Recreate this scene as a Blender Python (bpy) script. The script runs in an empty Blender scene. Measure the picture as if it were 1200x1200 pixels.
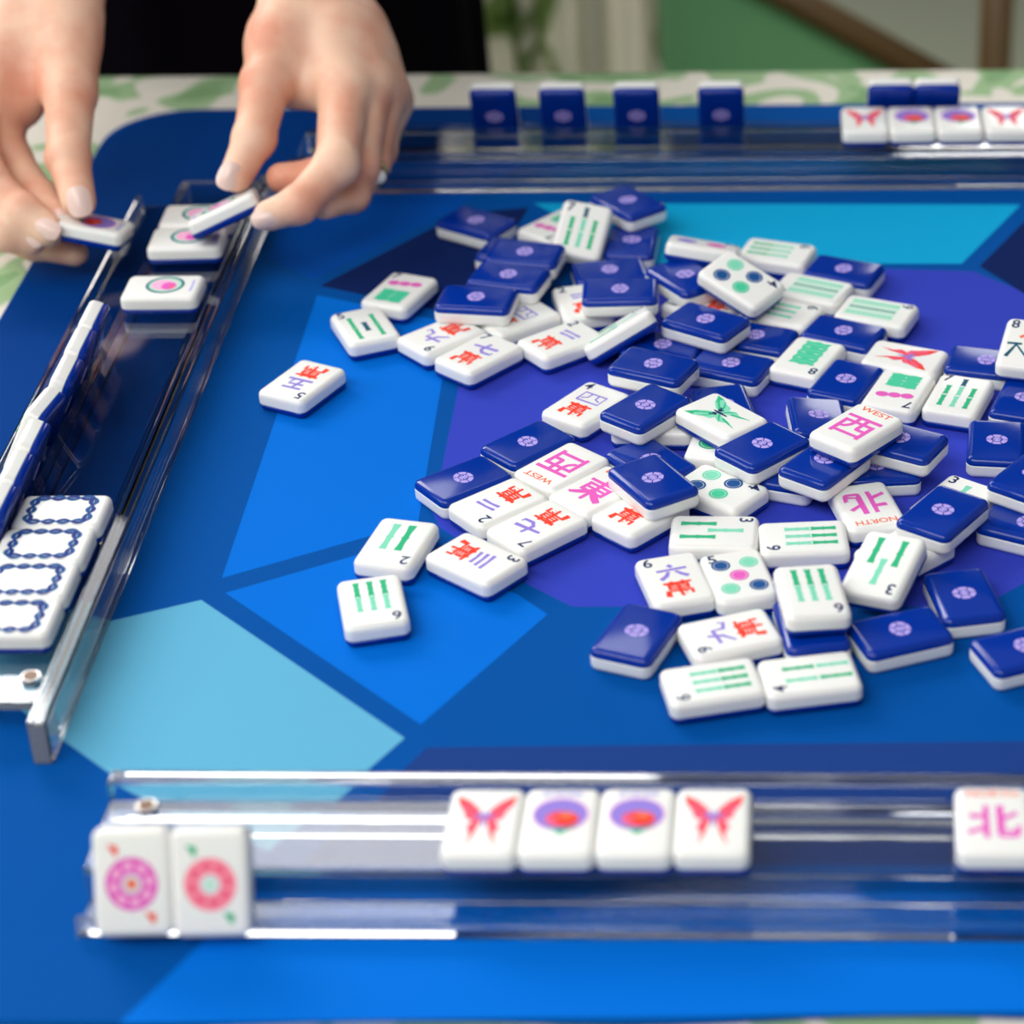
import bpy, bmesh, math, random
import numpy as np
from mathutils import Vector, Matrix, Quaternion
random.seed(7)
SC = bpy.context.scene
COL = SC.collection
S = 0.001          # the place is laid out in millimetres, built in metres

# ------------------------------------------------------------------ camera
cam = bpy.data.cameras.new('camera'); co = bpy.data.objects.new('camera', cam); COL.objects.link(co)
cam.sensor_fit = 'HORIZONTAL'; cam.sensor_width = 24.0
cam.lens = 2862.0 / 1200 * 24.0
cam.shift_x = -0.25
cam.clip_start = 0.02; cam.clip_end = 30
cam.dof.use_dof = True; cam.dof.focus_distance = 0.893; cam.dof.aperture_fstop = 5.0
co.location = (0, 0, 0.4596)
_p, _r = math.radians(31.59), math.radians(-0.45)
_fw = Vector((0, math.cos(_p), -math.sin(_p))); _u0 = Vector((0, math.sin(_p), math.cos(_p))); _x0 = Vector((1, 0, 0))
_rt = math.cos(_r) * _x0 + math.sin(_r) * _u0; _up = -math.sin(_r) * _x0 + math.cos(_r) * _u0
co.rotation_euler = Matrix((_rt, _up, -_fw)).transposed().to_euler()
SC.camera = co

# ------------------------------------------------------------------ light
world = bpy.data.worlds.new('world'); SC.world = world; world.use_nodes = True
bg = world.node_tree.nodes['Background']; bg.inputs[0].default_value = (0.93, 0.96, 1.0, 1); bg.inputs[1].default_value = 0.28
def area(name, loc, target, sx, sy, power, col=(1, 1, 1)):
    l = bpy.data.lights.new(name, 'AREA'); l.shape = 'RECTANGLE'; l.size = sx; l.size_y = sy; l.energy = power; l.color = col
    o = bpy.data.objects.new(name, l); COL.objects.link(o); o.location = loc
    d = Vector(target) - Vector(loc); o.rotation_euler = d.to_track_quat('-Z', 'Y').to_euler(); return o
area('window_light', (-1.65, 2.6, 1.4), (0, 0.75, 0), 1.3, 1.1, 50, (1.0, 0.985, 0.96))
area('side_window_light', (-2.2, 0.7, 1.3), (0, 0.7, 0), 1.0, 1.0, 17, (1.0, 0.985, 0.96))
area('far_window_light', (-0.72, 3.0, 1.5), (0, 0.75, 0), 1.0, 1.5, 22, (1.0, 0.99, 0.97))
area('far_window_right_light', (0.36, 3.0, 0.68), (0, 0.75, 0), 0.35, 0.55, 3.0, (1.0, 0.99, 0.97))
area('room_light', (-0.75, -0.4, 1.75), (-0.05, 0.8, 0), 2.2, 1.0, 39, (1, 0.99, 0.97))
SC.view_settings.view_transform = 'Standard'; SC.view_settings.look = 'None'
SC.view_settings.gamma = 1.0; SC.view_settings.use_curve_mapping = False
SC.view_settings.exposure = -0.08
SC.cycles.use_denoising = True
SC.cycles.max_bounces = 20; SC.cycles.transmission_bounces = 18; SC.cycles.glossy_bounces = 6

# ------------------------------------------------------------------ materials
def lin(c):
    return tuple(((v / 255) / 12.92 if v / 255 <= 0.04045 else ((v / 255 + 0.055) / 1.055) ** 2.4) for v in c) + (1,)
def mat(name, rgb, rough=0.5, **kw):
    m = bpy.data.materials.new(name); m.use_nodes = True
    b = m.node_tree.nodes['Principled BSDF']
    b.inputs['Base Color'].default_value = lin(rgb); b.inputs['Roughness'].default_value = rough
    for k, v in kw.items():
        b.inputs[k.replace('_', ' ')].default_value = v
    return m
def bsdf(m): return m.node_tree.nodes['Principled BSDF']
def noise_bump(m, scale, dist, strength=0.3, detail=3):
    nt = m.node_tree; tc = nt.nodes.new('ShaderNodeTexCoord'); n = nt.nodes.new('ShaderNodeTexNoise'); bp = nt.nodes.new('ShaderNodeBump')
    n.inputs['Scale'].default_value = scale; n.inputs['Detail'].default_value = detail
    bp.inputs['Strength'].default_value = strength; bp.inputs['Distance'].default_value = dist
    nt.links.new(tc.outputs['Object'], n.inputs['Vector']); nt.links.new(n.outputs['Fac'], bp.inputs['Height'])
    nt.links.new(bp.outputs['Normal'], bsdf(m).inputs['Normal']); return m
M = {}
M['white'] = mat('tile_white', (238, 238, 234), 0.28, Subsurface_Weight=0.25, Subsurface_Scale=0.002)
M['blue'] = mat('tile_blue', (0, 47, 150), 0.12, Specular_IOR_Level=0.35)
M['lilac'] = mat('print_lilac', (176, 160, 232), 0.6, Specular_IOR_Level=0.15)
M['green'] = mat('print_green', (42, 178, 126), 0.6, Specular_IOR_Level=0.15)
M['mint'] = mat('print_mint', (126, 214, 182), 0.6, Specular_IOR_Level=0.15)
M['pale'] = mat('print_pale_green', (190, 230, 210), 0.6, Specular_IOR_Level=0.15)
M['teal'] = mat('print_teal', (22, 86, 110), 0.6, Specular_IOR_Level=0.15)
M['navy'] = mat('print_navy', (34, 40, 92), 0.6, Specular_IOR_Level=0.15)
M['dotblue'] = mat('print_blue', (18, 78, 142), 0.6, Specular_IOR_Level=0.15)
M['ropenavy'] = mat('print_rope', (24, 52, 128), 0.6, Specular_IOR_Level=0.15)
M['jade'] = mat('print_jade', (70, 200, 156), 0.6, Specular_IOR_Level=0.15)
M['red'] = mat('print_red', (240, 62, 38), 0.6, Specular_IOR_Level=0.15)
M['orange'] = mat('print_orange', (238, 112, 78), 0.6, Specular_IOR_Level=0.15)
M['purple'] = mat('print_purple', (146, 124, 212), 0.6, Specular_IOR_Level=0.15)
M['pink'] = mat('print_pink', (226, 92, 186), 0.6, Specular_IOR_Level=0.15)
M['rose'] = mat('print_rose', (240, 96, 128), 0.6, Specular_IOR_Level=0.15)
M['coral'] = mat('print_coral', (252, 140, 160), 0.6, Specular_IOR_Level=0.15)
M['blush'] = mat('print_blush', (246, 178, 214), 0.6, Specular_IOR_Level=0.15)

def acrylic():
    m = bpy.data.materials.new('clear_acrylic'); m.use_nodes = True
    b = bsdf(m); b.inputs['Base Color'].default_value = (0.97, 0.985, 0.99, 1); b.inputs['Roughness'].default_value = 0.02
    b.inputs['IOR'].default_value = 1.49; b.inputs['Transmission Weight'].default_value = 1.0
    return m
M['acrylic'] = acrylic()
M['acrylic_cut'] = mat('acrylic_cut_edge', (240, 244, 248), 0.25, Transmission_Weight=0.75, IOR=1.49)
M['steel'] = mat('screw_steel', (190, 186, 180), 0.25, Metallic=1.0)
M['rust'] = mat('screw_recess', (116, 92, 78), 0.5, Metallic=0.6)
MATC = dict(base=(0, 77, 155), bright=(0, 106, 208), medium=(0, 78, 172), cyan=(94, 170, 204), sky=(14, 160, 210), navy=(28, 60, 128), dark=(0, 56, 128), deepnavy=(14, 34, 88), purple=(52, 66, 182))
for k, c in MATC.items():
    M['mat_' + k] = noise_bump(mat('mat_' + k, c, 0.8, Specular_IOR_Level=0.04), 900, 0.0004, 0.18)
M['skin'] = None
def skin():
    m = mat('skin', (236, 186, 156), 0.5, Subsurface_Weight=0.35, Subsurface_Scale=0.006)
    bsdf(m).inputs['Subsurface Radius'].default_value = (1.0, 0.35, 0.2)
    nt = m.node_tree; tc = nt.nodes.new('ShaderNodeTexCoord'); n = nt.nodes.new('ShaderNodeTexNoise'); r = nt.nodes.new('ShaderNodeValToRGB')
    n.inputs['Scale'].default_value = 38; n.inputs['Detail'].default_value = 4
    r.color_ramp.elements[0].position = 0.35; r.color_ramp.elements[0].color = lin((224, 156, 128))
    r.color_ramp.elements[1].position = 0.62; r.color_ramp.elements[1].color = lin((240, 198, 170))
    nt.links.new(tc.outputs['Object'], n.inputs['Vector']); nt.links.new(n.outputs['Fac'], r.inputs['Fac'])
    nt.links.new(r.outputs['Color'], bsdf(m).inputs['Base Color'])
    n2 = nt.nodes.new('ShaderNodeTexNoise'); n2.inputs['Scale'].default_value = 420; n2.inputs['Detail'].default_value = 3
    bp = nt.nodes.new('ShaderNodeBump'); bp.inputs['Strength'].default_value = 0.25; bp.inputs['Distance'].default_value = 0.0006
    nt.links.new(tc.outputs['Object'], n2.inputs['Vector']); nt.links.new(n2.outputs['Fac'], bp.inputs['Height']); nt.links.new(bp.outputs['Normal'], bsdf(m).inputs['Normal'])
    return m
M['skin'] = skin()
M['nail'] = mat('nail', (240, 208, 196), 0.25)
M['gold'] = mat('ring_gold', (214, 186, 130), 0.2, Metallic=1.0)
M['gem'] = mat('ring_stone', (246, 248, 240), 0.08, Transmission_Weight=0.15, IOR=2.2)
M['dress'] = noise_bump(mat('dark_dress', (7, 2, 11), 0.95, Specular_IOR_Level=0.1), 600, 0.0006, 0.3)
M['wood'] = noise_bump(mat('chair_wood', (104, 78, 44), 0.45), 60, 0.001, 0.3)
M['chair_green'] = noise_bump(mat('chair_green', (122, 186, 130), 0.9), 300, 0.001, 0.3)
M['wall'] = noise_bump(mat('added_wall_dark', (54, 58, 54), 0.8), 8, 0.002, 0.2)
M['floor'] = noise_bump(mat('floor_stone', (136, 140, 120), 0.8), 6, 0.002, 0.3)
def leafy(name, base, leaf, leaf2, scale, lo, dist):
    m = mat(name, base, 0.9); nt = m.node_tree; tc = nt.nodes.new('ShaderNodeTexCoord')
    n = nt.nodes.new('ShaderNodeTexNoise'); n.inputs['Scale'].default_value = scale; n.inputs['Detail'].default_value = 1.0; n.inputs['Distortion'].default_value = dist
    r = nt.nodes.new('ShaderNodeValToRGB'); e = r.color_ramp.elements
    e[0].position = lo; e[0].color = lin(base); e[1].position = lo + 0.025; e[1].color = lin(leaf)
    x = e.new(lo + 0.13); x.color = lin(leaf); y = e.new(lo + 0.16); y.color = lin(leaf2)
    nt.links.new(tc.outputs['Object'], n.inputs['Vector']); nt.links.new(n.outputs['Fac'], r.inputs['Fac']); nt.links.new(r.outputs['Color'], bsdf(m).inputs['Base Color'])
    return m
M['cloth'] = leafy('leaf_print_cloth', (232, 226, 212), (158, 190, 142), (128, 168, 116), 22, 0.49, 1.2)
M['curtain'] = leafy('leaf_print_curtain', (236, 232, 222), (150, 168, 118), (104, 130, 76), 14, 0.50, 1.5)

# ------------------------------------------------------------------ object helpers
def mesh_obj(name, verts, faces, mats, fm=None, smooth=True, parent=None):
    me = bpy.data.meshes.new(name); me.from_pydata([tuple(v) for v in verts], [], [tuple(f) for f in faces])
    for m in (mats if isinstance(mats, (list, tuple)) else [mats]): me.materials.append(m)
    if fm is not None: me.polygons.foreach_set('material_index', fm)
    if smooth: me.polygons.foreach_set('use_smooth', [True] * len(me.polygons))
    me.update()
    o = bpy.data.objects.new(name, me); COL.objects.link(o)
    if parent: o.parent = parent
    return o
def empty(name, loc=(0, 0, 0)):
    o = bpy.data.objects.new(name, None); COL.objects.link(o); o.empty_display_size = 0.01; o.location = loc; return o
def tag(o, label, cat, group=None, kind=None):
    if label: o['label'] = label
    if cat: o['category'] = cat
    if group: o['group'] = group
    if kind: o['kind'] = kind
    return o
def bm_obj(name, bm, mats, parent=None, smooth=False):
    me = bpy.data.meshes.new(name); bm.normal_update(); bm.to_mesh(me); bm.free()
    for m in (mats if isinstance(mats, (list, tuple)) else [mats]): me.materials.append(m)
    if smooth: me.polygons.foreach_set('use_smooth', [True] * len(me.polygons))
    o = bpy.data.objects.new(name, me); COL.objects.link(o)
    if parent: o.parent = parent
    return o
def bm_box(bm, x0, x1, y0, y1, z0, z1):
    v = [bm.verts.new((x, y, z)) for z in (z0, z1) for x, y in ((x0, y0), (x1, y0), (x1, y1), (x0, y1))]
    for f in ((3, 2, 1, 0), (4, 5, 6, 7), (0, 1, 5, 4), (1, 2, 6, 5), (2, 3, 7, 6), (3, 0, 4, 7)): bm.faces.new([v[i] for i in f])
def bm_bevel(bm, w, seg=2):
    bmesh.ops.bevel(bm, geom=bm.edges[:], offset=w, segments=seg, profile=0.5, affect='EDGES')
def tube(path, radii, n=12):
    V, F = [], []
    for i, p in enumerate(path):
        p = np.array(p); a = np.array(path[max(i - 1, 0)]); b = np.array(path[min(i + 1, len(path) - 1)])
        t = (b - a) / np.linalg.norm(b - a); s = np.cross(t, (0.1, 0.2, 1)); s /= np.linalg.norm(s); u = np.cross(s, t)
        for k in range(n):
            th = 2 * math.pi * k / n; V.append(p + radii[i] * (math.cos(th) * s + math.sin(th) * u))
    for i in range(len(path) - 1):
        for k in range(n): F.append((i * n + k, i * n + (k + 1) % n, (i + 1) * n + (k + 1) % n, (i + 1) * n + k))
    F.append(tuple(range(n))[::-1]); F.append(tuple((len(path) - 1) * n + k for k in range(n)))
    return V, F

# ------------------------------------------------------------------ the setting
fl = mesh_obj('floor', [(-6, -3, -.75), (6, -3, -.75), (6, 9, -.75), (-6, 9, -.75)], [(0, 1, 2, 3)], M['floor'], smooth=False)
tag(fl, 'grey-green floor of the room', 'floor', kind='structure')

wl = mesh_obj('unseen_wall', [(-6, 3.9, -.75), (6, 3.9, -.75), (6, 3.9, 2.3), (-6, 3.9, 2.3), (-6, 4.0, -.75), (6, 4.0, -.75), (6, 4.0, 2.3), (-6, 4.0, 2.3)],
              [(0, 1, 2, 3), (7, 6, 5, 4), (0, 4, 5, 1), (3, 2, 6, 7), (0, 3, 7, 4), (1, 5, 6, 2)], M['wall'], smooth=False)
tag(wl, 'dark wall out of view, added to deepen the reflections', 'wall', kind='structure')  # unseen wall, added so the glossy tile backs reflect something dark
# table and its leaf-print cloth
tb = empty('table', (0.05, 0.72, -0.75)); tag(tb, 'table under the leaf-print cloth', 'table')
bm = bmesh.new(); bm_box(bm, -.74, .74, -.405, .455, .715, .742); bm_obj('table_top', bm, M['wood'], tb)
for sx in (-1, 1):
    for sy in (-1, 1):
        bm = bmesh.new(); bm_box(bm, sx * .68 - .025, sx * .68 + .025, sy * .37 - .025, sy * .37 + .025, 0, .715); bm_obj('leg', bm, M['wood'], tb)
def cloth():
    x0, x1, y0, y1 = -.70, .80, .305, 1.186
    def edge(n):
        pts = []
        for i in range(n): pts.append((x0 + (x1 - x0) * i / n, y0))
        for i in range(n): pts.append((x1, y0 + (y1 - y0) * i / n))
        for i in range(n): pts.append((x1 - (x1 - x0) * i / n, y1))
        for i in range(n): pts.append((x0, y1 - (y1 - y0) * i / n))
        return pts
    n = 60; E = edge(n); V, F = [], []
    levels = [(-0.03, -.0032), (-0.004, -.0032), (0.0, -.0045), (0.003, -.010), (0.006, -.10), (0.012, -.26)]
    cx, cy = (x0 + x1) / 2, (y0 + y1) / 2
    for li, (off, z) in enumerate(levels):
        for i, (x, y) in enumerate(E):
            k = max(0, li - 3) / 2.0 * 0.014 * (1 + math.sin(i * 1.3)) + off
            dx = (1 if x > cx else -1) if abs(abs(x - cx) - (x1 - x0) / 2) < 1e-6 else 0
            dy = (1 if y > cy else -1) if abs(abs(y - cy) - (y1 - y0) / 2) < 1e-6 else 0
            V.append((x + dx * k, y + dy * k, z))
    m = len(E)
    for l in range(len(levels) - 1):
        for i in range(m): F.append((l * m + i, (l + 1) * m + i, (l + 1) * m + (i + 1) % m, l * m + (i + 1) % m))
    b = len(V); gx, gy = 30, 20
    xa, xb, ya, yb = x0 + .03, x1 - .03, y0 + .03, y1 - .03
    for j in range(gy + 1):
        for i in range(gx + 1): V.append((xa + (xb - xa) * i / gx, ya + (yb - ya) * j / gy, -.0032))
    for j in range(gy):
        for i in range(gx): F.append((b + j * (gx + 1) + i, b + j * (gx + 1) + i + 1, b + (j + 1) * (gx + 1) + i + 1, b + (j + 1) * (gx + 1) + i))
    o = mesh_obj('tablecloth', V, F, M['cloth'], smooth=True); return o
tag(cloth(), 'cream tablecloth with a pale green leaf print, showing around the blue mat', 'tablecloth')

# ------------------------------------------------------------------ play mat
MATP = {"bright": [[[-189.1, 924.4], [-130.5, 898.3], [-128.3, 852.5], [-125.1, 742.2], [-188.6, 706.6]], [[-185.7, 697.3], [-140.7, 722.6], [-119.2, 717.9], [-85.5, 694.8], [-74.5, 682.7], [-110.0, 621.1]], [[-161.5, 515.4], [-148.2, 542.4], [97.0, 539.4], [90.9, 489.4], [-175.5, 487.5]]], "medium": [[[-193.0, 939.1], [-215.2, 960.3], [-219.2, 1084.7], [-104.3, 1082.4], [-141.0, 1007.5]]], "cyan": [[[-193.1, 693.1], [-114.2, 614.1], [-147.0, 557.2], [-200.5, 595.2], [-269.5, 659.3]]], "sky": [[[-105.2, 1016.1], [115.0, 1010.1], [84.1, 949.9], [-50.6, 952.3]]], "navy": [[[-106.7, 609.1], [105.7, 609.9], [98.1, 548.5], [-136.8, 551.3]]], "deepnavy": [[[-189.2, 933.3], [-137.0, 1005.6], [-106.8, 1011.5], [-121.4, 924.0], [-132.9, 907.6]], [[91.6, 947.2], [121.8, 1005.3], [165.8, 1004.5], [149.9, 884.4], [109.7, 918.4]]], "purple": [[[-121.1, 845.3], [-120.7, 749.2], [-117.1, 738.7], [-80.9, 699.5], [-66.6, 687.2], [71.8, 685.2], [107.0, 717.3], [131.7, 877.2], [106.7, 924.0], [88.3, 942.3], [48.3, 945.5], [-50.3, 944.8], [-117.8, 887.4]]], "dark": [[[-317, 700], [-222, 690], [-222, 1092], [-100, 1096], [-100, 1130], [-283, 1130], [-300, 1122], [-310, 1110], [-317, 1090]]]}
def play_mat():
    x0, x1, y0, y1 = -318, 322, 489, 1131; rc = 40; n = 12
    loop = []
    for cx, cy, a0 in ((x1 - rc, y1 - rc, 0), (x0 + rc, y1 - rc, 90), (x0 + rc, y0 + rc, 180), (x1 - rc, y0 + rc, 270)):
        for k in range(n + 1):
            a = math.radians(a0 + 90 * k / n); loop.append((cx + rc * math.cos(a), cy + rc * math.sin(a)))
    # gentle waves on the long near edge
    pts = []
    for i, (x, y) in enumerate(loop):
        pts.append((x, y))
        if y < y0 + 1 and loop[(i + 1) % len(loop)][1] < y0 + 1 and loop[(i + 1) % len(loop)][0] - x > 100:
            for t in range(1, 40):
                xx = x + (loop[(i + 1) % len(loop)][0] - x) * t / 40; pts.append((xx, y0 + 1.6 * math.sin(xx * .045) * math.sin(math.pi * t / 40)))
    V, F, fm = [], [], []
    m = len(pts)
    for ins, z in ((0.6, -3.0), (0, -2.4), (0, -0.6), (0.6, 0)):
        for x, y in pts:
            dx, dy = x - 2, y - 810; l = math.hypot(dx, dy); V.append(((x - dx / l * ins) * S, (y - dy / l * ins) * S, z * S))
    for l in range(3):
        for i in range(m): F.append((l * m + i, l * m + (i + 1) % m, (l + 1) * m + (i + 1) % m, (l + 1) * m + i)); fm.append(0)
    F.append(tuple(range(m))[::-1]); fm.append(0); F.append(tuple(3 * m + i for i in range(m))); fm.append(0)
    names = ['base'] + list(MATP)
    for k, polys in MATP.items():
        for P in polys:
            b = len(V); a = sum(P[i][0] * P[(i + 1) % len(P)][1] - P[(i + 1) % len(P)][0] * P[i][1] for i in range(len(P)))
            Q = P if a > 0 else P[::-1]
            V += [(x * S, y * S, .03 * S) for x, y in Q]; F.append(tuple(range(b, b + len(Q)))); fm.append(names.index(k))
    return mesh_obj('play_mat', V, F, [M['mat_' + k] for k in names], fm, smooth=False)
tag(play_mat(), 'blue game mat with polygons in purple, cyan and navy, on the leaf-print cloth', 'mat')

# ------------------------------------------------------------------ tiles: two layers, printed face and back
TW, TL, TT, TSPLIT = 21.7, 31.0, 8.4, -1.2
def rr(hx, hy, r, n=5):
    out = []
    for sx, sy, a0 in ((1, 1, 0), (-1, 1, 90), (-1, -1, 180), (1, -1, 270)):
        for k in range(n + 1):
            a = math.radians(a0 + 90 * k / n); out.append((sx * (hx - r) + r * math.cos(a), sy * (hy - r) + r * math.sin(a)))
    return out
def layer(levels):
    V, F = [], []; m = None
    for ins, z in levels:
        lp = rr(TW / 2 - ins, TL / 2 - ins, max(3.1 - ins, .5)); m = len(lp)
        V += [(x, y, z) for x, y in lp]
    for l in range(len(levels) - 1):
        for i in range(m): F.append((l * m + i, l * m + (i + 1) % m, (l + 1) * m + (i + 1) % m, (l + 1) * m + i))
    F.append(tuple(range(m))[::-1]); F.append(tuple((len(levels) - 1) * m + i for i in range(m)))
    return V, F
ER = 2.3
def rounding(top, sgn, seg=6):
    return [(ER * (1 - math.cos(math.radians(90 * k / seg))), sgn * (top - ER + ER * math.sin(math.radians(90 * k / seg)))) for k in range(seg + 1)]
FACE_LV = [(0.25, TSPLIT), (0.0, TSPLIT + .25)] + rounding(TT / 2, 1)
BACK_LV = rounding(TT / 2, -1)[::-1] + [(0.0, TSPLIT - .25), (0.25, TSPLIT)]

_txt = {}
def text_mesh(s):
    if s not in _txt:
        c = bpy.data.curves.new('t', 'FONT'); c.body = s; c.size = 1; c.offset = 0.018 if s.isascii() else 0.016; o = bpy.data.objects.new('t', c); COL.objects.link(o)
        dg = bpy.context.evaluated_depsgraph_get(); me = bpy.data.meshes.new_from_object(o.evaluated_get(dg))
        v = np.array([x.co[:2] for x in me.vertices]); f = [tuple(p.vertices) for p in me.polygons]
        bpy.data.objects.remove(o); bpy.data.curves.remove(c); bpy.data.meshes.remove(me)
        v -= (v.min(0) + v.max(0)) / 2; _txt[s] = (v, f)
    return _txt[s]
class Art:
    def __init__(self, z, flip=False): self.V, self.F, self.K, self.z, self.flip, self.lift = [], [], [], z, flip, 0
    def poly(self, k, pts):
        a = sum(pts[i][0] * pts[(i + 1) % len(pts)][1] - pts[(i + 1) % len(pts)][0] * pts[i][1] for i in range(len(pts)))
        if a < 0: pts = pts[::-1]
        self.lift += 1; z = self.z + .03 + .004 * (self.lift % 40); b = len(self.V)
        self.V += [(x, y, z) for x, y in pts]; self.F.append(tuple(range(b, b + len(pts)))); self.K.append(k)
    def ell(self, k, x, y, rx, ry, n=22, rot=0):
        c, s = math.cos(math.radians(rot)), math.sin(math.radians(rot))
        self.poly(k, [(x + rx * math.cos(t) * c - ry * math.sin(t) * s, y + rx * math.cos(t) * s + ry * math.sin(t) * c) for t in [2 * math.pi * i / n for i in range(n)]])
    def stroke(self, k, pts, w):
        if not isinstance(w, (list, tuple)): w = [w] * len(pts)
        L, R = [], []
        for i, p in enumerate(pts):
            a, b = pts[max(i - 1, 0)], pts[min(i + 1, len(pts) - 1)]
            dx, dy = b[0] - a[0], b[1] - a[1]; l = math.hypot(dx, dy); nx, ny = -dy / l, dx / l
            L.append((p[0] + nx * w[i] / 2, p[1] + ny * w[i] / 2)); R.append((p[0] - nx * w[i] / 2, p[1] - ny * w[i] / 2))
        for i in range(len(pts) - 1):
            self.poly(k, [L[i], L[i + 1], R[i + 1], R[i]]); self.lift -= 1
        self.lift += 1
    def text(self, k, s, x, y, h, w=None, rot=0):
        v, f = text_mesh(s); hh = v[:, 1].max() - v[:, 1].min(); ww = v[:, 0].max() - v[:, 0].min()
        sy = h / hh; sx = (w / ww) if w else sy
        c, sn = math.cos(math.radians(rot)), math.sin(math.radians(rot)); self.lift += 1; z = self.z + .03 + .004 * (self.lift % 40); b = len(self.V)
        for px, py in v:
            px *= sx; py *= sy; self.V.append((x + px * c - py * sn, y + px * sn + py * c, z))
        for q in f: self.F.append(tuple(b + i for i in q)); self.K.append(k)
    def stick(self, k, x, y, l=8.4, w=2.3):
        h = l / 2
        self.poly(k, [(x - w / 2, y - h), (x + w / 2, y - h), (x + w * .36, y - h * .5), (x + w * .36, y - h * .12), (x + w * .5, y), (x + w * .36, y + h * .12), (x + w * .36, y + h * .5), (x + w / 2, y + h),
                      (x - w / 2, y + h), (x - w * .36, y + h * .5), (x - w * .36, y + h * .12), (x - w * .5, y), (x - w * .36, y - h * .12), (x - w * .36, y - h * .5)])
    def dot(self, k, x, y, r=3.3, inner=None):
        self.ell(k, x, y, r, r); self.ell('white', x, y, r * .78, r * .78); self.ell(inner or k, x, y, r * .72, r * .72)
    def num(self, s): self.text('navy', s, -6.9, 11.0, 5.0)
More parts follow.
